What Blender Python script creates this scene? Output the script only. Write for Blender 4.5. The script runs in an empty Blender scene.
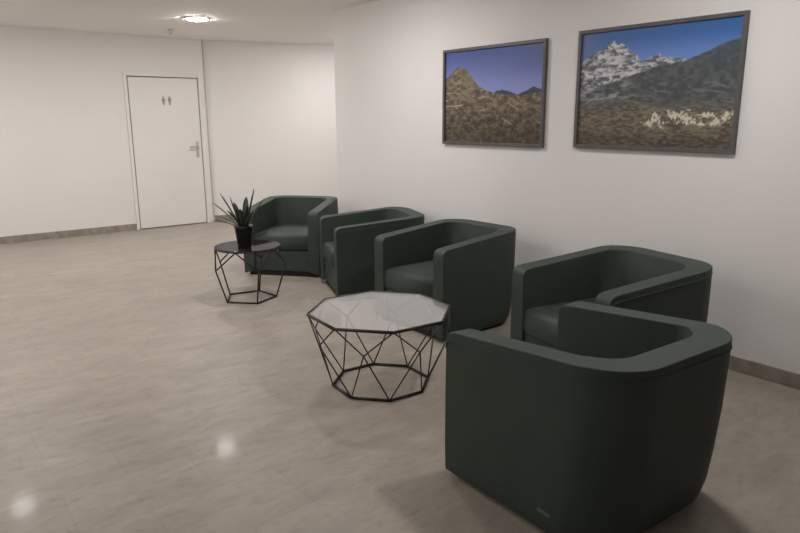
import bpy, bmesh, math, random
import numpy as np
from mathutils import Vector, Matrix

C = bpy.context.scene.collection
scene = bpy.context.scene
PI = math.pi

# ------------------------------------------------------------------ camera
F, PITCH, YAW, ROLL, XC, ZC = 658.1, 0.2230, 0.6625, -0.0047, -3.868, 1.4907
cam_d = bpy.data.cameras.new('camera')
cam_d.sensor_width = 36.0
cam_d.lens = F / 800 * 36
cam_d.clip_start = 0.05
cam = bpy.data.objects.new('camera', cam_d)
C.objects.link(cam)
fw = Vector((math.sin(YAW) * math.cos(PITCH), math.cos(YAW) * math.cos(PITCH), -math.sin(PITCH)))
rt = Vector((math.cos(YAW), -math.sin(YAW), 0))
up = rt.cross(fw)
r2 = rt * math.cos(ROLL) + up * math.sin(ROLL)
u2 = -rt * math.sin(ROLL) + up * math.cos(ROLL)
m = Matrix(((r2.x, u2.x, -fw.x, XC), (r2.y, u2.y, -fw.y, 0), (r2.z, u2.z, -fw.z, ZC), (0, 0, 0, 1)))
cam.matrix_world = m
scene.camera = cam

# ------------------------------------------------------------------ world, exposure, lamp strength
w = bpy.data.worlds.new('world')
scene.world = w
w.use_nodes = True
w.node_tree.nodes['Background'].inputs[0].default_value = (0.9, 0.88, 0.86, 1)
w.node_tree.nodes['Background'].inputs[1].default_value = 0.05
vs = scene.view_settings
vs.view_transform = 'Standard'
vs.look = 'None'
vs.gamma = 1.0
vs.use_curve_mapping = False
vs.exposure = 0.18
LAMP_COLOR = (1.0, 0.972, 0.948)
LAMP_STRENGTH = 195.0     # passage lamps
OPEN_STRENGTH = 142.0     # lamps over the open floor on the left, two of them added as fill
ROOM_STRENGTH = 150.0     # the dimmer lamps over the seats
# ceiling downlights: (x, y); the last two are unseen lamps added for fill
LAMPS = [(-0.934, 7.332), (-1.18, 4.5), (-1.18, 1.65), (-3.17, 7.45), (-5.4, 7.4), (1.3, 7.6), (-3.17, 4.5), (-5.4, 4.5), (-5.4, 1.6)]

# ------------------------------------------------------------------ materials
def mat(name, color, rough=0.5, metal=0.0, spec=0.5):
    mt = bpy.data.materials.new(name)
    mt.use_nodes = True
    b = mt.node_tree.nodes['Principled BSDF']
    b.inputs['Base Color'].default_value = (*color, 1)
    b.inputs['Roughness'].default_value = rough
    b.inputs['Metallic'].default_value = metal
    b.inputs['Specular IOR Level'].default_value = spec
    return mt

def nd(mt, t, **kw):
    n = mt.node_tree.nodes.new(t)
    for k, v in kw.items():
        setattr(n, k, v)
    return n

def lk(mt, a, b):
    mt.node_tree.links.new(a, b)

def noisy(mt, c0, c1, scale, bump=0.0, bump_scale=None, detail=6, rough=None, stretch=(1, 1, 1)):
    """noise between two colours, optional bump, in object coordinates"""
    b = mt.node_tree.nodes['Principled BSDF']
    tc = nd(mt, 'ShaderNodeTexCoord')
    mp = nd(mt, 'ShaderNodeMapping')
    mp.inputs['Scale'].default_value = stretch
    lk(mt, tc.outputs['Object'], mp.inputs['Vector'])
    n = nd(mt, 'ShaderNodeTexNoise')
    n.inputs['Scale'].default_value = scale
    n.inputs['Detail'].default_value = detail
    lk(mt, mp.outputs[0], n.inputs['Vector'])
    r = nd(mt, 'ShaderNodeValToRGB')
    r.color_ramp.elements[0].position = 0.3
    r.color_ramp.elements[1].position = 0.7
    r.color_ramp.elements[0].color = (*c0, 1)
    r.color_ramp.elements[1].color = (*c1, 1)
    lk(mt, n.outputs['Fac'], r.inputs[0])
    lk(mt, r.outputs[0], b.inputs['Base Color'])
    if bump:
        n2 = nd(mt, 'ShaderNodeTexNoise')
        n2.inputs['Scale'].default_value = bump_scale or scale * 4
        n2.inputs['Detail'].default_value = 4
        lk(mt, tc.outputs['Object'], n2.inputs['Vector'])
        bp = nd(mt, 'ShaderNodeBump')
        bp.inputs['Strength'].default_value = bump
        bp.inputs['Distance'].default_value = 0.002
        lk(mt, n2.outputs['Fac'], bp.inputs['Height'])
        lk(mt, bp.outputs[0], b.inputs['Normal'])
    return mt

M_wall = noisy(mat('wall_paint', (.7, .67, .655), .75, spec=.2), (.79, .765, .752), (.815, .79, .777), 1.2, .15, 90)
M_ceiling = noisy(mat('ceiling_paint', (.6, .57, .54), .85, spec=.15), (.93, .91, .89), (.94, .92, .90), 1.0, .1, 120)
M_door = noisy(mat('door_paint', (.8, .77, .755), .5, spec=.3), (.77, .745, .73), (.80, .775, .76), 2.0)
M_door_frame = mat('door_frame_paint', (.62, .59, .565), .5)
M_gap = mat('dark_gap', (.40, .36, .33), .9)  # tone of the shade round the door leaf; also small dark parts
M_seam_shade = mat('seam_shade', (.48, .445, .42), .7)  # shade of the wall seam as a colour
M_sign = mat('sign_grey', (.30, .285, .28), .5)
M_steel = mat('brushed_steel', (.55, .53, .515), .4, metal=.7)
M_base = noisy(mat('baseboard_stone', (.25, .21, .18), .45), (.235, .20, .172), (.36, .31, .27), 14, .05, 60, stretch=(1, 1, .5))
M_black = mat('black_metal', (.012, .011, .010), .45)
M_leather = noisy(mat('green_upholstery', (.04, .05, .043), .58, spec=.32), (.036, .050, .0410), (.044, .059, .049), 5, .35, 420)
M_piping = mat('green_piping', (.041, .056, .046), .6, spec=.32)
M_plinth = mat('black_plinth', (.008, .008, .008), .7)
M_tag = mat('woven_tag', (.07, .08, .072), .6)
M_tag_mark = mat('tag_thread', (.16, .165, .16), .5)
M_pot = noisy(mat('black_pot', (.008, .009, .009), .4), (.007, .008, .008), (.011, .012, .011), 12)
M_soil = noisy(mat('soil', (.02, .015, .01), .95), (.012, .009, .006), (.035, .026, .018), 60, .6, 90)
M_leaf = noisy(mat('leaf_green', (.018, .026, .017), .5), (.013, .020, .012), (.028, .038, .024), 14)
M_frame = noisy(mat('grey_frame', (.12, .11, .105), .45), (.085, .080, .078), (.110, .104, .102), 20)
M_frame_side = mat('dark_frame_edge', (.05, .045, .042), .5)
M_back = mat('backing_board', (.15, .12, .09), .9)
M_ring = mat('lamp_trim_white', (.75, .73, .70), .5)
M_plastic = mat('grey_plastic', (.58, .55, .52), .5)

def emit(name, color, strength):
    mt = bpy.data.materials.new(name)
    mt.use_nodes = True
    nt = mt.node_tree
    nt.nodes.clear()
    e = nt.nodes.new('ShaderNodeEmission')
    o = nt.nodes.new('ShaderNodeOutputMaterial')
    e.inputs[0].default_value = (*color, 1)
    e.inputs[1].default_value = strength
    nt.links.new(e.outputs[0], o.inputs[0])
    return mt
M_lamp = emit('lamp_diffuser', LAMP_COLOR, LAMP_STRENGTH)
M_lamp_room = emit('lamp_diffuser_room', LAMP_COLOR, ROOM_STRENGTH)
M_lamp_open = emit('lamp_diffuser_open', LAMP_COLOR, OPEN_STRENGTH)

def glass(name, tint, r0=.04, rough=.02, haze=0.0, haze_color=(.5, .49, .48), mirror=(1, 1, 1)):
    """thin sheet glass: tinted see-through plus a mirror part that grows at grazing angles"""
    mt = bpy.data.materials.new(name)
    mt.use_nodes = True
    nt = mt.node_tree
    nt.nodes.clear()
    o = nt.nodes.new('ShaderNodeOutputMaterial')
    t = nt.nodes.new('ShaderNodeBsdfTransparent')
    t.inputs[0].default_value = (*tint, 1)
    g = nt.nodes.new('ShaderNodeBsdfGlossy')
    g.inputs['Roughness'].default_value = rough
    g.inputs['Color'].default_value = (*mirror, 1)
    mx = nt.nodes.new('ShaderNodeMixShader')
    lw = nt.nodes.new('ShaderNodeLayerWeight')
    lw.inputs['Blend'].default_value = .5
    p = nt.nodes.new('ShaderNodeMath'); p.operation = 'POWER'; p.inputs[1].default_value = 5
    ml = nt.nodes.new('ShaderNodeMath'); ml.operation = 'MULTIPLY_ADD'
    ml.inputs[1].default_value = 1 - r0; ml.inputs[2].default_value = r0
    nt.links.new(lw.outputs['Facing'], p.inputs[0])
    nt.links.new(p.outputs[0], ml.inputs[0])
    nt.links.new(ml.outputs[0], mx.inputs[0])
    df = nt.nodes.new('ShaderNodeBsdfDiffuse')
    df.inputs[0].default_value = (*haze_color, 1)
    m2 = nt.nodes.new('ShaderNodeMixShader')
    m2.inputs[0].default_value = haze
    nt.links.new(t.outputs[0], m2.inputs[1])
    nt.links.new(df.outputs[0], m2.inputs[2])
    nt.links.new(m2.outputs[0], mx.inputs[1])
    nt.links.new(g.outputs[0], mx.inputs[2])
    nt.links.new(mx.outputs[0], o.inputs[0])
    return mt
M_glass = glass('clear_table_glass', (.93, .93, .93), rough=.05, haze=.22, haze_color=(.72, .72, .72))
M_glass_dark = glass('smoked_table_glass', (.34, .33, .32), rough=.05, haze=.12, haze_color=(.12, .12, .12), mirror=(.45, .46, .46))

def make_floor_mat():
    mt = mat('stone_tiles', (.3, .27, .24), .3, spec=.22)
    b = mt.node_tree.nodes['Principled BSDF']
    b.inputs['Coat Weight'].default_value = .03
    b.inputs['Coat Roughness'].default_value = .10
    tc = nd(mt, 'ShaderNodeTexCoord')
    mp = nd(mt, 'ShaderNodeMapping')
    mp.inputs['Location'].default_value = (2.70, -2.41, 0)
    lk(mt, tc.outputs['Object'], mp.inputs['Vector'])
    br = nd(mt, 'ShaderNodeTexBrick')
    br.offset = 0.5
    br.inputs['Scale'].default_value = 1.0
    br.inputs['Mortar Size'].default_value = 0.0022
    br.inputs['Mortar Smooth'].default_value = 0.4
    br.inputs['Brick Width'].default_value = 0.52
    br.inputs['Row Height'].default_value = 0.345
    br.inputs['Color1'].default_value = (.345, .304, .262, 1)
    br.inputs['Color2'].default_value = (.366, .323, .279, 1)
    br.inputs['Mortar'].default_value = (.305, .265, .230, 1)
    br.inputs['Bias'].default_value = 0.0
    lk(mt, mp.outputs[0], br.inputs['Vector'])
    # cloudy marble veins, drawn out along the tile rows
    mp2 = nd(mt, 'ShaderNodeMapping')
    mp2.inputs['Scale'].default_value = (1.0, 2.2, 1)
    lk(mt, tc.outputs['Object'], mp2.inputs['Vector'])
    n = nd(mt, 'ShaderNodeTexNoise')
    n.inputs['Scale'].default_value = 3.0
    n.inputs['Detail'].default_value = 9
    n.inputs['Roughness'].default_value = .62
    n.inputs['Distortion'].default_value = .5
    lk(mt, mp2.outputs[0], n.inputs['Vector'])
    r = nd(mt, 'ShaderNodeValToRGB')
    r.color_ramp.elements[0].position = .28
    r.color_ramp.elements[0].color = (.83, .825, .82, 1)
    r.color_ramp.elements[1].position = .72
    r.color_ramp.elements[1].color = (1.12, 1.12, 1.12, 1)
    lk(mt, n.outputs['Fac'], r.inputs[0])
    mx = nd(mt, 'ShaderNodeMix', data_type='RGBA', blend_type='MULTIPLY')
    mx.inputs['Factor'].default_value = 1.0
    lk(mt, br.outputs['Color'], mx.inputs['A'])
    lk(mt, r.outputs[0], mx.inputs['B'])
    # small darker flecks in the stone
    nf = nd(mt, 'ShaderNodeTexNoise')
    nf.inputs['Scale'].default_value = 11.0
    nf.inputs['Detail'].default_value = 7
    nf.inputs['Roughness'].default_value = .7
    lk(mt, mp2.outputs[0], nf.inputs['Vector'])
    rf = nd(mt, 'ShaderNodeValToRGB')
    rf.color_ramp.elements[0].position = .30
    rf.color_ramp.elements[0].color = (.78, .77, .76, 1)
    rf.color_ramp.elements[1].position = .50
    rf.color_ramp.elements[1].color = (1.02, 1.02, 1.02, 1)
    lk(mt, nf.outputs['Fac'], rf.inputs[0])
    mf = nd(mt, 'ShaderNodeMix', data_type='RGBA', blend_type='MULTIPLY')
    mf.inputs['Factor'].default_value = .8
    lk(mt, mx.outputs['Result'], mf.inputs['A'])
    lk(mt, rf.outputs[0], mf.inputs['B'])
    lk(mt, mf.outputs['Result'], b.inputs['Base Color'])
    rr = nd(mt, 'ShaderNodeMapRange')
    rr.inputs['To Min'].default_value = .36
    rr.inputs['To Max'].default_value = .48
    lk(mt, n.outputs['Fac'], rr.inputs['Value'])
    lk(mt, rr.outputs[0], b.inputs['Roughness'])
    n3 = nd(mt, 'ShaderNodeTexNoise')
    n3.inputs['Scale'].default_value = 5.0
    n3.inputs['Detail'].default_value = 5
    lk(mt, tc.outputs['Object'], n3.inputs['Vector'])
    bp = nd(mt, 'ShaderNodeBump')
    bp.inputs['Strength'].default_value = .25
    bp.inputs['Distance'].default_value = .004
    lk(mt, n3.outputs['Fac'], bp.inputs['Height'])
    lk(mt, bp.outputs[0], b.inputs['Normal'])
    return mt
M_floor = make_floor_mat()

# ------------------------------------------------------------------ helpers
def link_mesh(name, bm, material, parent=None, smooth=False, bevel=0, seg=3, angle=40):
    me = bpy.data.meshes.new(name)
    bmesh.ops.recalc_face_normals(bm, faces=bm.faces)
    bm.to_mesh(me)
    bm.free()
    for mt in (material if isinstance(material, (list, tuple)) else [material]):
        me.materials.append(mt)
    o = bpy.data.objects.new(name, me)
    C.objects.link(o)
    if parent:
        o.parent = parent
    if smooth:
        for p in me.polygons:
            p.use_smooth = True
    if bevel:
        b = o.modifiers.new('bevel', 'BEVEL')
        b.width = bevel
        b.segments = seg
        b.limit_method = 'ANGLE'
        b.angle_limit = math.radians(angle)
        b.harden_normals = smooth
    return o

def box(bm, x0, x1, y0, y1, z0, z1):
    v = [bm.verts.new((x, y, z)) for x in (x0, x1) for y in (y0, y1) for z in (z0, z1)]
    for f in ((0, 1, 3, 2), (4, 6, 7, 5), (0, 4, 5, 1), (2, 3, 7, 6), (0, 2, 6, 4), (1, 5, 7, 3)):
        bm.faces.new([v[i] for i in f])
    return bm

def prism(bm, pts, z0, z1):
    a = [bm.verts.new((x, y, z0)) for x, y in pts]
    b = [bm.verts.new((x, y, z1)) for x, y in pts]
    n = len(pts)
    bm.faces.new(a[::-1])
    bm.faces.new(b)
    for i in range(n):
        bm.faces.new((a[i], a[(i + 1) % n], b[(i + 1) % n], b[i]))
    return bm

def tube(bm, pts, r, n=8, closed=False):
    """round bar through points"""
    pts = [Vector(p) for p in pts]
    rings = []
    N = len(pts)
    for i, p in enumerate(pts):
        if closed:
            d = (pts[(i + 1) % N] - pts[i - 1]).normalized()
        else:
            d = (pts[min(i + 1, N - 1)] - pts[max(i - 1, 0)]).normalized()
        s = Vector((0, 0, 1)) if abs(d.z) < .9 else Vector((1, 0, 0))
        a = d.cross(s).normalized()
        b = d.cross(a)
        rings.append([bm.verts.new(p + (a * math.cos(t) + b * math.sin(t)) * r) for t in [2 * PI * k / n for k in range(n)]])
    for i in range(N if closed else N - 1):
        q, s = rings[i], rings[(i + 1) % N]
        for k in range(n):
            bm.faces.new((q[k], q[(k + 1) % n], s[(k + 1) % n], s[k]))
    if not closed:
        bm.faces.new(rings[0][::-1])
        bm.faces.new(rings[-1])
    return bm

def lathe(bm, prof, n=32):
    rings = [[bm.verts.new((r * math.cos(2 * PI * k / n), r * math.sin(2 * PI * k / n), z)) for k in range(n)] if r > 0 else [bm.verts.new((0, 0, z))] for r, z in prof]
    for q, s in zip(rings, rings[1:]):
        for k in range(n):
            k2 = (k + 1) % n
            if len(q) == 1 and len(s) > 1:
                bm.faces.new((q[0], s[k], s[k2]))
            elif len(s) == 1 and len(q) > 1:
                bm.faces.new((q[k], q[k2], s[0]))
            elif len(q) > 1:
                bm.faces.new((q[k], q[k2], s[k2], s[k]))
    return bm

def thing(name, label, cat, loc=(0, 0, 0), rotz=0, group=None):
    o = bpy.data.objects.new(name, None)
    C.objects.link(o)
    o.empty_display_size = .1
    o.location = loc
    o.rotation_euler = (0, 0, rotz)
    o['label'] = label
    o['category'] = cat
    if group:
        o['group'] = group
    return o

def struct(name, bm, mt, parent=None, **kw):
    o = link_mesh(name, bm, mt, parent, **kw)
    if parent is None:
        o['kind'] = 'structure'
    return o

def dup(root, loc, rotz, label):
    """a copy of a thing with copies of its parts and sub-parts"""
    r = root.copy()
    C.objects.link(r)
    r.location = loc
    r.rotation_euler = (0, 0, rotz)
    r['label'] = label
    for ch in list(root.children):
        c = ch.copy()
        C.objects.link(c)
        c.parent = r
        for g in list(ch.children):
            d = g.copy()
            C.objects.link(d)
            d.parent = c
    return r

# ------------------------------------------------------------------ the room
H = 2.554
D = 9.253          # wall with the door
YE = 6.05          # where the right wall ends in an outside corner
XL, YF, XR = -7.5, -2.6, 4.0
AX, AY = -0.125, D  # where the angled wall starts
AD = Vector((0.961, -0.276))
struct('floor', box(bmesh.new(), XL - .2, XR + .2, YF - .2, D + .4, -.1, 0), M_floor)
struct('ceiling', box(bmesh.new(), XL - .2, XR + .2, YF - .2, D + .4, H, H + .1), M_ceiling)
struct('wall_right', box(bmesh.new(), 0, .16, YF, YE, 0, H), M_wall)
DX0, DX1, DH = -1.2242, -0.1798, 2.080   # door frame outline
bm = bmesh.new()
box(bm, XL, DX0 + .02, D, D + .2, 0, H)
box(bm, DX1 - .02, AX, D, D + .2, 0, H)
box(bm, DX0 + .02, DX1 - .02, D, D + .2, DH - .02, H)
struct('wall_back', bm, M_wall)
# the angled wall right of the door, set back a little so that a seam shows
e = Vector((AX + .012, AY + .05))
q = e + AD * 4.4
nrm = Vector((.276, .961))
struct('wall_back_right', prism(bmesh.new(), [tuple(e), tuple(q), tuple(q + nrm * .2), tuple(e + nrm * .2)], 0, H), M_wall)
struct('wall_left', box(bmesh.new(), XL - .16, XL, YF, D + .2, 0, H), M_wall)
struct('wall_front', box(bmesh.new(), XL, .16, YF - .16, YF, 0, H), M_wall)
struct('wall_corridor', box(bmesh.new(), XR, XR + .16, YE - 1.5, D, 0, H), M_wall)
struct('wall_corridor_near', box(bmesh.new(), .16, XR, YE - .3, YE - .14, 0, H), M_wall)

BH = .088
struct('baseboard_right', box(bmesh.new(), -.014, 0, YF, YE + .0, 0, BH), M_base, bevel=.003)
struct('baseboard_back', box(bmesh.new(), XL, DX0, D - .014, D, 0, BH), M_base, bevel=.003)
e2 = e + AD * .03
struct('baseboard_back_right', prism(bmesh.new(), [tuple(e2 - nrm * .016), tuple(q - nrm * .016), tuple(q), tuple(e2)], 0, BH), M_base)

struct('seam_shade_strip_1', box(bmesh.new(), AX - .004, AX + .016, D - .004, D + .08, 0, H), M_seam_shade)  # dark strip standing in for the shaded groove between the two walls

# door
door = link_mesh('door_1', box(bmesh.new(), DX0 + .055, DX1 - .055, D - .012, D + .028, .012, DH - .055), M_door, bevel=.003)
door['kind'] = 'structure'
bm = bmesh.new()
for a in ((DX0, DX0 + .042, 0, DH), (DX1 - .042, DX1, 0, DH), (DX0 + .042, DX1 - .042, DH - .042, DH)):
    box(bm, a[0], a[1], D - .022, D + .06, a[2], a[3])
link_mesh('door_frame', bm, M_door, door, bevel=.004)
link_mesh('door_gap_shade', box(bmesh.new(), DX0 + .03, DX1 - .03, D + .03, D + .05, 0, DH - .03), M_gap, door)  # sheet coloured as the shade between leaf and frame
hx = DX1 - .115
hb = link_mesh('handle_plate', box(bmesh.new(), hx - .019, hx + .019, D - .020, D - .0115, .95, 1.17), M_steel, door, bevel=.003)
bm = bmesh.new()
tube(bm, [(hx, D - .018, 1.10), (hx, D - .065, 1.10), (hx - .02, D - .07, 1.10), (hx - .125, D - .066, 1.095)], .010)
link_mesh('lever', bm, M_steel, hb, smooth=True)
bm = bmesh.new()
bmesh.ops.create_cone(bm, cap_ends=True, segments=12, radius1=.009, radius2=.009, depth=.008,
                      matrix=Matrix.Translation((hx, D - .021, .995)) @ Matrix.Rotation(PI / 2, 4, 'X'))
link_mesh('keyhole', bm, M_gap, hb)

# two washroom figures on the door: a woman and a man
def figure_sign(x, z, skirt):
    bm = bmesh.new()
    yy0, yy1 = D - .0150, D - .0118
    n = 14
    def plate(pts):
        a = [bm.verts.new((px + x, yy0, pz + z)) for px, pz in pts]
        b = [bm.verts.new((px + x, yy1, pz + z)) for px, pz in pts]
        bm.faces.new(a)
        bm.faces.new(b[::-1])
        for i in range(len(pts)):
            j = (i + 1) % len(pts)
            bm.faces.new((a[i], b[i], b[j], a[j]))
    plate([(.010 * math.cos(2 * PI * k / n), .052 + .010 * math.sin(2 * PI * k / n)) for k in range(n)])
    if skirt:
        plate([(-.014, .038), (.014, .038), (.027, -.012), (.012, -.012), (.012, -.055), (-.012, -.055), (-.012, -.012), (-.027, -.012)])
    else:
        plate([(-.021, .038), (.021, .038), (.021, -.008), (.013, -.008), (.013, -.055), (-.013, -.055), (-.013, -.008), (-.021, -.008)])
    return link_mesh('washroom_figure', bm, M_sign, door)
figure_sign(-0.722, 1.725, True)
figure_sign(-0.638, 1.725, False)

# ------------------------------------------------------------------ ceiling lamps
def make_lamp(loc, label, glow):
    t = thing('ceiling_downlight', label, 'ceiling lamp', loc, 0, 'round ceiling downlights')
    bm = lathe(bmesh.new(), [(.110, -.004), (.113, -.012), (.134, -.009), (.138, 0), (.110, 0), (.110, -.004)], 40)
    link_mesh('trim_ring', bm, M_ring, t, smooth=True)
    bm = lathe(bmesh.new(), [(0, -.026), (.07, -.025), (.095, -.022), (.1055, -.016), (.1095, -.010), (.1095, -.001), (0, -.001)], 40)
    link_mesh('diffuser', bm, glow, t)
    return t
names = ['round white lit downlight in the ceiling in front of the door',
         'round white downlight above the two middle armchairs, over the smaller picture',
         'round white downlight over the larger picture, nearest the near armchair',
         'round white downlight of the passage in front of the left wall stretch',
         'round white downlight at the far left end of the passage',
         'round white downlight in the side passage behind the right wall end',
         'round white downlight above the open floor left of the coffee table',
         'unseen round fill lamp added above the open floor by the left wall',
         'unseen round fill lamp added by the left wall, nearest the viewer']
lamp0 = room0 = open0 = None
for (x, y), nm in zip(LAMPS, names):
    if y < 6 and x > -2:
        if room0 is None:
            room0 = make_lamp((x, y, H), nm, M_lamp_room)
        else:
            dup(room0, (x, y, H), 0, nm)
    elif y < 6:
        if open0 is None:
            open0 = make_lamp((x, y, H), nm, M_lamp_open)
        else:
            dup(open0, (x, y, H), 0, nm)  # both copies are added out of view to lift the ambient light
    elif lamp0 is None:
        lamp0 = make_lamp((x, y, H), nm, M_lamp)
    else:
        dup(lamp0, (x, y, H), 0, nm)

sd = thing('smoke_detector', 'small round grey detector on the ceiling left of the lit downlight', 'smoke detector', (-0.835, 8.444, H))
link_mesh('housing', lathe(bmesh.new(), [(0, -.040), (.022, -.040), (.030, -.030), (.036, -.012), (.036, 0), (0, 0)], 24), M_plastic, sd, smooth=True)
link_mesh('sensor_tip', lathe(bmesh.new(), [(0, -.052), (.010, -.050), (.012, -.0395), (0, -.0395)], 16), M_gap, sd, smooth=True)

# ------------------------------------------------------------------ armchairs
CW, CD, CR, ZA, ZB, TB, TS, CT = .390, .845, .207, .643, .704, .055, .0, .102

def chair_path(n=14):
    """stations from the right arm's front round the back to the left arm's front: outer xy, inner xy, share of depth"""
    w, d, r = CW, CD, CR
    tb = .126
    iw, ib = w - CT, d / 2 - tb
    ri = .13
    pts = []
    ks = 9
    fr = [0, .008, .024, .05, .085] + [.085 + .915 * k / (ks - 1) for k in range(1, ks)]
    for f in fr:
        yo = -d / 2 + (d - r) * f
        yi = -d / 2 + (ib - ri + d / 2) * f
        pts.append(((w, yo), (iw, yi)))
    for k in range(1, n + 1):
        t = PI / 2 * k / n
        pts.append(((w - r + r * math.cos(t), d / 2 - r + r * math.sin(t)),
                    (iw - ri + ri * math.cos(t), ib - ri + ri * math.sin(t))))
    mid = [((0.0, d / 2), (0.0, ib))]
    # extra stations across the back
    a = pts[-1]
    ex = []
    for f in (.33, .66):
        ex.append(((a[0][0] * (1 - f), d / 2), (a[1][0] * (1 - f), ib)))
    half = pts + ex
    other = [((-o[0], o[1]), (-i[0], i[1])) for o, i in half[::-1]]
    return half + mid + other

def rim_z(y):
    g = min(max((y + CD / 2) / CD / .85, 0), 1)
    s_ = y + CD / 2                       # rounded nose at the front of the arms
    rn = .048
    nose = rn - math.sqrt(max(rn * rn - max(rn - s_, 0) ** 2, 0))
    return ZA + (ZB - ZA) * g - nose * .8

def make_chair(label):
    t = thing('armchair', label, 'armchair', (0, 0, 0), 0, 'dark green tub armchairs')
    st = chair_path()
    bm = bmesh.new()
    rings, seam = [], []
    for (ox, oy), (ix, iy) in st:
        g = min(max((oy + CD / 2) / CD, 0), 1)
        zt = rim_z(oy)
        prof = []
        for h in (0, .04, .15, .35, .6, .85, 1.0):
            k = 1 - h
            belly = 0.010 * math.sin(PI * min(h * 1.0, 1)) * (.3 + .7 * g)
            x = ox * (1 - k * TS / CW * g)
            y = oy - k * TB * g ** 2
            # pull in the lower edge a little
            if h == 0:
                x *= .994 - .045 * g
                y -= .040 * g
            elif h == .04:
                x *= .997 - .008 * g
                y -= .010 * g
            nx = ox / CW
            prof.append((x + belly * nx, y + belly * g * g, .022 + (zt - .022) * h))
        seam.append((ox * 1.0, oy, zt - .036))
        # inner side leans in towards the seat at the back
        zi = zt - .004
        prof.append((ix, iy, zi))
        for h in (.75, .45, 0):
            lean = (1 - h) * .085 * g ** 2
            prof.append((ix * (1 - .02 * (1 - h)), iy - lean, .30 + (zi - .30) * h))
        prof.append((ix * .98, iy - .085 * g ** 2, .05))
        rings.append([bm.verts.new(v) for v in prof])
    n = len(rings[0])
    for a, b in zip(rings, rings[1:]):
        for k in range(n):
            bm.faces.new((a[k], b[k], b[(k + 1) % n], a[(k + 1) % n]))
    bm.faces.new(rings[0])
    bm.faces.new(rings[-1][::-1])
    sh = link_mesh('wraparound_back', bm, M_leather, t, smooth=True, bevel=.032, seg=5, angle=50)
    # piping round the outer top edge
    bm = bmesh.new()
    pip = []
    for (x, y, z) in seam:
        s = 1 + .0012 / .385
        pip.append((x * s, y + (.0006 if y > 0 else 0), z))
    tube(bm, pip, .0026, 6)
    link_mesh('piping', bm, M_piping, sh, smooth=True)
    # seat cushion
    iw = CW - CT - .004
    ib = CD / 2 - .126 - .085 + .01
    fy = -CD / 2 + .012
    rc = .10
    def seat_pts(inset=0, front=0):
        P = [(-iw + inset, fy + front), (iw - inset, fy + front)]
        for k in range(9):
            a = PI / 2 * k / 8
            P.append((iw - inset - rc + rc * math.cos(a), ib - inset - rc + rc * math.sin(a)))
        for k in range(9):
            a = PI / 2 + PI / 2 * k / 8
            P.append((-iw + inset + rc + rc * math.cos(a), ib - inset - rc + rc * math.sin(a)))
        return P
    bm = bmesh.new()
    lv = [(0, 0.006, .262), (0, 0, .275), (0, -.004, .32), (0, 0, .385), (.006, .010, .405), (.026, .030, .418), (.09, .10, .428), (.17, .19, .432)]
    R = []
    for ins, fr, z in lv:
        cy = (fy + ib) / 2
        base = seat_pts(0, 0)
        sx = (iw - ins) / iw
        hh = (ib - fy) / 2
        out = []
        for (x, y) in base:
            yy = cy + (y - cy) * (hh - ins) / hh
            if y < fy + .001:
                yy = fy + fr
            out.append(bm.verts.new((x * sx, yy, z)))
        R.append(out)
    n = len(R[0])
    for a, b in zip(R, R[1:]):
        for k in range(n):
            bm.faces.new((a[k], a[(k + 1) % n], b[(k + 1) % n], b[k]))
    bm.faces.new(R[0][::-1])
    bm.faces.new(R[-1])
    link_mesh('seat_cushion', bm, M_leather, t, smooth=True)
    # panel under the cushion
    bm = box(bmesh.new(), -iw, iw, fy + .008, ib - .05, .05, .258)
    link_mesh('front_panel', bm, M_leather, t, smooth=True, bevel=.010, seg=3)
    # recessed plinth
    bm = bmesh.new()
    pl = [(-CW + .04, -CD / 2 + .04), (CW - .04, -CD / 2 + .04)]
    for sx in (1, -1):
        for k in range(7):
            a = PI / 2 * k / 6
            if sx < 0:
                a = PI / 2 - a
            pl.append((sx * (CW - .04 - .15 + .15 * math.cos(a)), CD / 2 - .10 - .15 + .15 * math.sin(a)))
    prism(bm, pl, 0, .06)
    link_mesh('plinth', bm, M_plinth, t)
    return t

near = make_chair('big dark green tub armchair in the foreground, its back to us')
near.location = (-1.777, 1.462, 0)
near.rotation_euler = (0, 0, 3.099)
dup(near, (-0.712, 2.080, 0), -1.764, 'dark green tub armchair by the wall just behind the foreground one')
a3 = dup(near, (-0.655, 3.520, 0), -1.561, 'dark green tub armchair right behind the coffee table, seat open to it')
a2 = dup(near, (-0.545, 4.645, 0), -1.936, 'dark green tub armchair second from the door, its side turned to us')
a1 = dup(near, (-0.665, 5.825, 0), -0.859, 'farthest dark green tub armchair, behind the potted plant')
for o_, k_, kz_ in ((a3, .972, .99), (a2, .96, .96), (a1, .975, .975)):
    o_.scale = (k_, k_, kz_)
# small woven maker's tag low on the outer side of the foreground armchair
bm = box(bmesh.new(), CW + .0005, CW + .0040, .105, .165, .098, .120)
tg = link_mesh('tag', bm, M_tag, near, bevel=.001)
tg['label'] = 'small woven tag low on the side'
bm = bmesh.new()
for k in range(5):
    y = .110 + .0105 * k
    box(bm, CW + .0035, CW + .0046, y, y + .006, .105, .113)
link_mesh('tag_thread', bm, M_tag_mark, tg)

# ------------------------------------------------------------------ coffee table
def ring_pts(R, a, z, n, off=0):
    return [(R * math.cos(a + 2 * PI * (k + off) / n), R * math.sin(a + 2 * PI * (k + off) / n), z) for k in range(n)]

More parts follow.
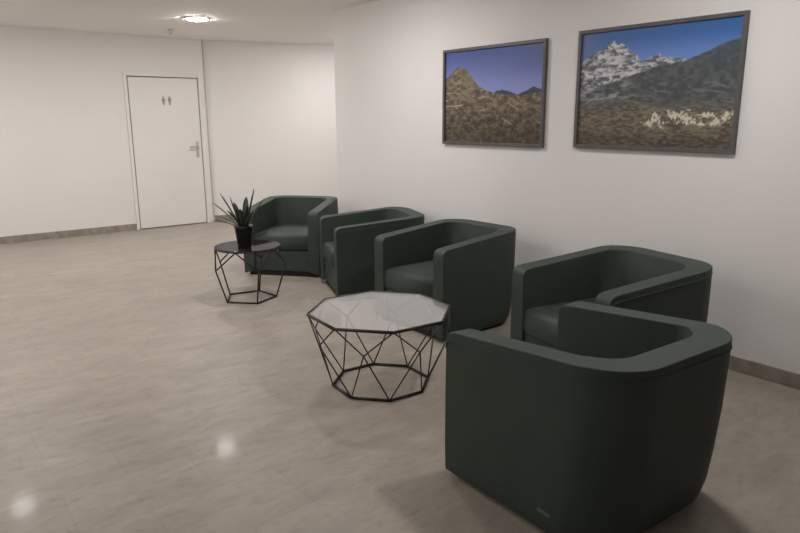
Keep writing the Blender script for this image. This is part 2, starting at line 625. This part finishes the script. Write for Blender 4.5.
ct = thing('coffee_table', 'large octagonal glass coffee table on a black wire frame', 'table', (-1.769, 2.873, 0))
A0 = 2.673
top = ring_pts(.405, A0, .4320, 8)
midp = ring_pts(.387, A0, .300, 8, .5)
bot = ring_pts(.277, A0, .008, 8)
bm = prism(bmesh.new(), [(x, y) for x, y, z in ring_pts(.400, A0, 0, 8)], .4300, .4370)
link_mesh('glass_top', bm, M_glass, ct)
def bar_ring(P, r, name, parent):
    bm = bmesh.new()
    n = len(P)
    for k in range(n):
        tube(bm, [P[k], P[(k + 1) % n]], r, 8)
        bmesh.ops.create_icosphere(bm, subdivisions=1, radius=r * 1.08, matrix=Matrix.Translation(P[k]))
    return link_mesh(name, bm, M_black, parent, smooth=True)
bar_ring(top, .0092, 'top_ring', ct)
bar_ring(bot, .0088, 'bottom_ring', ct)
for k in range(8):
    M = midp[k]
    bm = bmesh.new()
    for P in (top[k], top[(k + 1) % 8], bot[k], bot[(k + 1) % 8]):
        tube(bm, [P, M], .0040, 6)
    bmesh.ops.create_icosphere(bm, subdivisions=1, radius=.0055, matrix=Matrix.Translation(M))
    link_mesh('wire_strut', bm, M_black, ct, smooth=True)

# ------------------------------------------------------------------ side table
s_t = thing('side_table', 'small round side table with dark glass top and black wire frame', 'table', (-1.553, 5.036, 0))
A1 = 3.273
top = ring_pts(.264, A1, .442, 5, .5)
midp = ring_pts(.308, A1, .285, 5)
bot = ring_pts(.220, A1, .007, 5)
bm = prism(bmesh.new(), [(x, y) for x, y, z in ring_pts(.268, A1, 0, 64, .5)], .448, .454)
link_mesh('glass_top', bm, M_glass_dark, s_t, bevel=.0015)
tb_ = bmesh.new()
tube(tb_, ring_pts(.264, A1, .442, 64), .0058, 8, closed=True)
link_mesh('top_ring', tb_, M_black, s_t, smooth=True)
bar_ring(bot, .0075, 'bottom_ring', s_t)
for k in range(5):
    M = midp[k]
    bm = bmesh.new()
    for P in (top[k], top[k - 1], bot[k]):
        tube(bm, [P, M], .0064, 6)
    bmesh.ops.create_icosphere(bm, subdivisions=1, radius=.0062, matrix=Matrix.Translation(M))
    link_mesh('wire_strut', bm, M_black, s_t, smooth=True)

# ------------------------------------------------------------------ potted plant
pl = thing('potted_plant', 'strap-leaved plant in a tapered black pot on the side table', 'plant', (-1.610, 4.965, .4545))
bm = lathe(bmesh.new(), [(0, 0), (.050, 0), (.053, .004), (.072, .165), (.076, .167), (.078, .180), (.074, .183), (.068, .180), (.065, .155), (0, .155)], 32)
pot = link_mesh('pot', bm, M_pot, pl, smooth=True)
link_mesh('soil', lathe(bmesh.new(), [(0, .163), (.04, .165), (.0665, .159), (.0655, .152), (0, .152)], 24), M_soil, pl)

def leaf(az, lean, length, width, droop, start=.02):
    bm = bmesh.new()
    n = 9
    d = Vector((math.cos(az), math.sin(az), 0))
    sd_ = Vector((-math.sin(az), math.cos(az), 0))
    p = d * start + Vector((0, 0, .155))
    ang = lean
    rows = []
    for k in range(n + 1):
        f = k / n
        wd = width * (.55 + .9 * f if f < .45 else .955) * (1 - max(0, (f - .6) / .4) ** 4) + .002
        nz = Vector((-d.x * math.sin(PI / 2 - ang), -d.y * math.sin(PI / 2 - ang), math.sin(ang)))
        c = p + nz * (-.18 * wd)
        th = .0016
        rows.append([bm.verts.new(p - sd_ * wd / 2), bm.verts.new(c), bm.verts.new(p + sd_ * wd / 2), bm.verts.new(c - nz * th)])
        step = length / n
        p = p + (d * math.sin(ang) + Vector((0, 0, 1)) * math.cos(ang)) * step
        ang += droop / n
    for a, b in zip(rows, rows[1:]):
        for i in range(4):
            bm.faces.new((a[i], a[(i + 1) % 4], b[(i + 1) % 4], b[i]))
    bm.faces.new(rows[0])
    bm.faces.new(rows[-1][::-1])
    return link_mesh('leaf', bm, M_leaf, pl, smooth=True)
# azimuth in the world; the view runs along (.62, .79): screen right is about -38 degrees, screen left about 142
SR = -YAW
for az, ln, L, wd, dr in [
        (PI, .66, .31, .030, .30), (PI, .42, .33, .036, .15), (PI + .3, .22, .28, .044, .1), (PI - .3, .95, .27, .024, .5),
        (0, .20, .34, .046, .10), (.2, .46, .30, .030, .25), (-.3, .06, .22, .050, .2), (1.5, .25, .27, .044, .3),
        (-1.5, .30, .21, .044, .5), (PI + .9, .45, .22, .040, .5), (-.8, .50, .21, .040, .5), (2.2, .5, .26, .036, .4),
        (.9, .55, .24, .036, .4), (PI - .1, 1.05, .26, .020, .6), (-2.2, .15, .20, .050, .25)]:
    leaf(SR + az, ln, L, wd, dr)

# ------------------------------------------------------------------ framed mountain photographs
def vnoise(x, y, seed):
    rs = np.random.RandomState(seed)
    g = rs.rand(256, 256)
    xi, yi = np.floor(x).astype(int), np.floor(y).astype(int)
    fx, fy = x - xi, y - yi
    fx, fy = fx * fx * (3 - 2 * fx), fy * fy * (3 - 2 * fy)
    a, b = g[yi % 256, xi % 256], g[yi % 256, (xi + 1) % 256]
    c, d = g[(yi + 1) % 256, xi % 256], g[(yi + 1) % 256, (xi + 1) % 256]
    return (a * (1 - fx) + b * fx) * (1 - fy) + (c * (1 - fx) + d * fx) * fy

def fbm(x, y, seed, o=5, gain=.55):
    s, a, t = 0, 1, 0
    for k in range(o):
        s = s + a * vnoise(x * 2 ** k, y * 2 ** k, seed + k)
        t += a
        a *= gain
    return s / t

def srgb(r, g, b):
    c = np.array([r, g, b]) / 255.0
    return np.where(c <= .04045, c / 12.92, ((c + .055) / 1.055) ** 2.4)

def lerp(a, b, t):
    return a + (b - a) * t[..., None]

def sstep(a, b, x):
    t = np.clip((x - a) / (b - a), 0, 1)
    return t * t * (3 - 2 * t)

def art_small(u, v):
    col = lerp(np.broadcast_to(srgb(66, 84, 140), u.shape + (3,)), srgb(128, 136, 190), sstep(.0, .5, v))
    col = lerp(col, srgb(78, 90, 132), sstep(.55, 1.0, u) * (1 - sstep(.1, .38, v)) * .6)
    # far dark hills
    far = np.interp(u, [0, .5, .56, .62, .68, .76, .84, .92, 1], [.6, .5, .445, .43, .45, .49, .455, .42, .45]) + .02 * (fbm(u * 18, v * 0, 3) - .5)
    col = lerp(col, srgb(58, 64, 74), sstep(0, .012, v - far))
    near = np.interp(u, [0, .04, .08, .13, .18, .23, .28, .33, .38, .45, .55, .7, .82, .9, 1],
                     [.29, .25, .205, .172, .165, .185, .25, .33, .395, .43, .465, .49, .50, .48, .47]) + .014 * (fbm(u * 22, v * 0 + 4, 9) - .5)
    n = fbm(u * 26, v * 34, 21)
    n2 = fbm(u * 64 + n * 4, v * 50, 33)
    rock = lerp(np.broadcast_to(srgb(72, 64, 54), u.shape + (3,)), srgb(128, 114, 95), sstep(.32, .72, n * .55 + n2 * .45))
    dark = sstep(.55, .95, v) * .45
    rock = rock * (1 - dark[..., None])
    streak = sstep(.60, .72, fbm(u * 7, v * 38 + u * 6, 51)) * sstep(.3, .4, v) * (1 - sstep(.62, .72, v)) * (1 - sstep(.3, .6, u))
    rock = lerp(rock, srgb(170, 156, 136), streak * .9)
    diag = sstep(.60, .75, fbm((u + v) * 5, (v - u * .75) * 30, 61)) * sstep(.55, .65, u) * sstep(.5, .56, v) * (1 - sstep(.75, .9, v))
    rock = lerp(rock, srgb(150, 140, 124), diag * .7)
    bush = sstep(.55, .68, fbm(u * 30, v * 26, 71)) * sstep(.55, .75, v)
    rock = lerp(rock, srgb(48, 46, 40), bush * .7)
    return lerp(col, rock, sstep(0, .012, v - near)) if True else col

def art_large(u, v):
    col = lerp(np.broadcast_to(srgb(52, 92, 150), u.shape + (3,)), srgb(96, 126, 190), sstep(.05, .3, v))
    col = lerp(col, srgb(92, 106, 150), (1 - sstep(0, .22, u)) * .8)
    ridge = np.interp(u, [0, .05, .11, .16, .20, .23, .255, .285, .33, .38, .43, .47, .53, .58, .64, .72, 1],
                      [.25, .20, .17, .14, .10, .075, .12, .10, .15, .21, .27, .26, .225, .25, .265, .29, .4]) + .035 * (fbm(u * 26, v * 0 + 2, 5) - .5)
    n = fbm(u * 13 + v * 6, v * 17 - u * 5, 11)
    n2 = fbm(u * 34 + n * 6, v * 40, 15)
    snowmix = sstep(.40, .64, n * .4 + n2 * .6 - .10 * sstep(.3, .5, v) + .05 * np.exp(-((u - .32) / .10) ** 2))
    snow = lerp(np.broadcast_to(srgb(80, 84, 92), u.shape + (3,)), srgb(186, 185, 188), snowmix)
    col = lerp(col, snow, sstep(0, .012, v - ridge))
    # dark forest slope from upper right down to the left
    sl = np.interp(u, [0, .08, .18, .28, .36, .44, .52, .62, .70, .76, .83, .90, 1],
                   [.50, .49, .46, .42, .385, .355, .325, .305, .29, .265, .225, .185, .15]) + .02 * (fbm(u * 20, v * 0 + 8, 25) - .5)
    n3 = fbm(u * 34, v * 40, 41)
    slope = lerp(np.broadcast_to(srgb(62, 66, 69), u.shape + (3,)), srgb(86, 90, 89), sstep(.3, .8, n3))
    slope = lerp(slope, srgb(58, 74, 84), sstep(.55, 1, u) * (1 - sstep(.2, .5, v)) * .6)
    patch = sstep(.52, .66, fbm(u * 12, v * 34 + u * 10, 44)) * sstep(.40, .46, v) * (1 - sstep(.56, .66, v)) * (1 - sstep(.25, .45, u))
    slope = lerp(slope, srgb(146, 148, 152), patch * .8)
    lines = sstep(.56, .68, fbm(u * 7, v * 44 - u * 8, 47)) * sstep(.42, .5, v) * (1 - sstep(.68, .74, v))
    slope = lerp(slope, srgb(110, 114, 114), lines * .55)
    col = lerp(col, slope, sstep(0, .015, v - sl))
    # brown valley floor
    n4 = fbm(u * 36, v * 80, 55)
    val = lerp(np.broadcast_to(srgb(74, 68, 59), u.shape + (3,)), srgb(116, 107, 92), sstep(.3, .75, n4))
    col = lerp(col, val, sstep(.58, .68, v + .06 * (fbm(u * 9, v * 9, 58) - .5) - .02 * u))
    # the village: pale blocks
    band = np.exp(-((v - (.80 - .06 * u)) / .075) ** 2) * sstep(.38, .52, u) * (1 - .25 * sstep(.97, 1, u))
    vb = vnoise(u * 84, v * 58, 77) * .36 + vnoise(u * 150, v * 100, 78) * .2 + vnoise(u * 22, v * 26, 79) * .44
    col = lerp(col, srgb(190, 182, 168), sstep(.50, .72, vb * (.55 + .62 * band)) * sstep(.15, .4, band))
    low = sstep(.86, .95, v)
    return col * (1 - .35 * low[..., None])

def vc_material(name):
    mt = mat(name, (.5, .5, .5), .35, spec=.35)
    a = nd(mt, 'ShaderNodeAttribute')
    a.attribute_name = 'print'
    lk(mt, a.outputs['Color'], mt.node_tree.nodes['Principled BSDF'].inputs['Base Color'])
    return mt
M_print = vc_material('photo_print')

def picture(y0, y1, z0, z1, label, art, gain):
    """y0 is the far (left) edge on the right wall, y1 the near one"""
    t = thing('framed_picture', label, 'picture', (0, (y0 + y1) / 2, z0), 0, 'framed mountain photographs')
    hw, hh = (y0 - y1) / 2, z1 - z0
    fwid, dep = .024, .028
    bm = bmesh.new()
    box(bm, -dep, 0, -hw, -hw + fwid, 0, hh)
    box(bm, -dep, 0, hw - fwid, hw, 0, hh)
    box(bm, -dep, 0, -hw + fwid, hw - fwid, 0, fwid)
    box(bm, -dep, 0, -hw + fwid, hw - fwid, hh - fwid, hh)
    link_mesh('frame', bm, M_frame, t, bevel=.002, seg=2)
    link_mesh('backing', box(bmesh.new(), -.010, -.002, -hw + fwid, hw - fwid, fwid, hh - fwid), M_back, t)
    nu, nv = 250, 170
    uu, vv = np.meshgrid(np.linspace(0, 1, nu), np.linspace(0, 1, nv))
    col = np.clip(art(uu, vv) * gain, 0, 1)
    ys = (hw - fwid) - uu * 2 * (hw - fwid)
    zs = (hh - fwid) - vv * (hh - 2 * fwid)
    co = np.stack([np.full_like(ys, -.0125), ys, zs], -1).reshape(-1, 3)
    idx = np.arange(nu * nv).reshape(nv, nu)
    fs = np.stack([idx[:-1, :-1], idx[:-1, 1:], idx[1:, 1:], idx[1:, :-1]], -1).reshape(-1, 4)
    me = bpy.data.meshes.new('print')
    me.from_pydata(co.tolist(), [], fs[:, ::-1].tolist())
    ca = me.color_attributes.new('print', 'FLOAT_COLOR', 'POINT')
    ca.data.foreach_set('color', np.concatenate([col.reshape(-1, 3), np.ones((nu * nv, 1))], 1).astype(np.float32).ravel())
    me.materials.append(M_print)
    o = bpy.data.objects.new('print', me)
    C.objects.link(o)
    o.parent = t
    return t

picture(4.3253, 3.2246, 1.2667, 2.0339, 'smaller framed photo of a brown rocky hill under blue sky', art_small, 1.22)
picture(2.946, 1.8263, 1.2775, 2.0523, 'framed photo of snowy peaks above a valley village', art_large, 1.28)
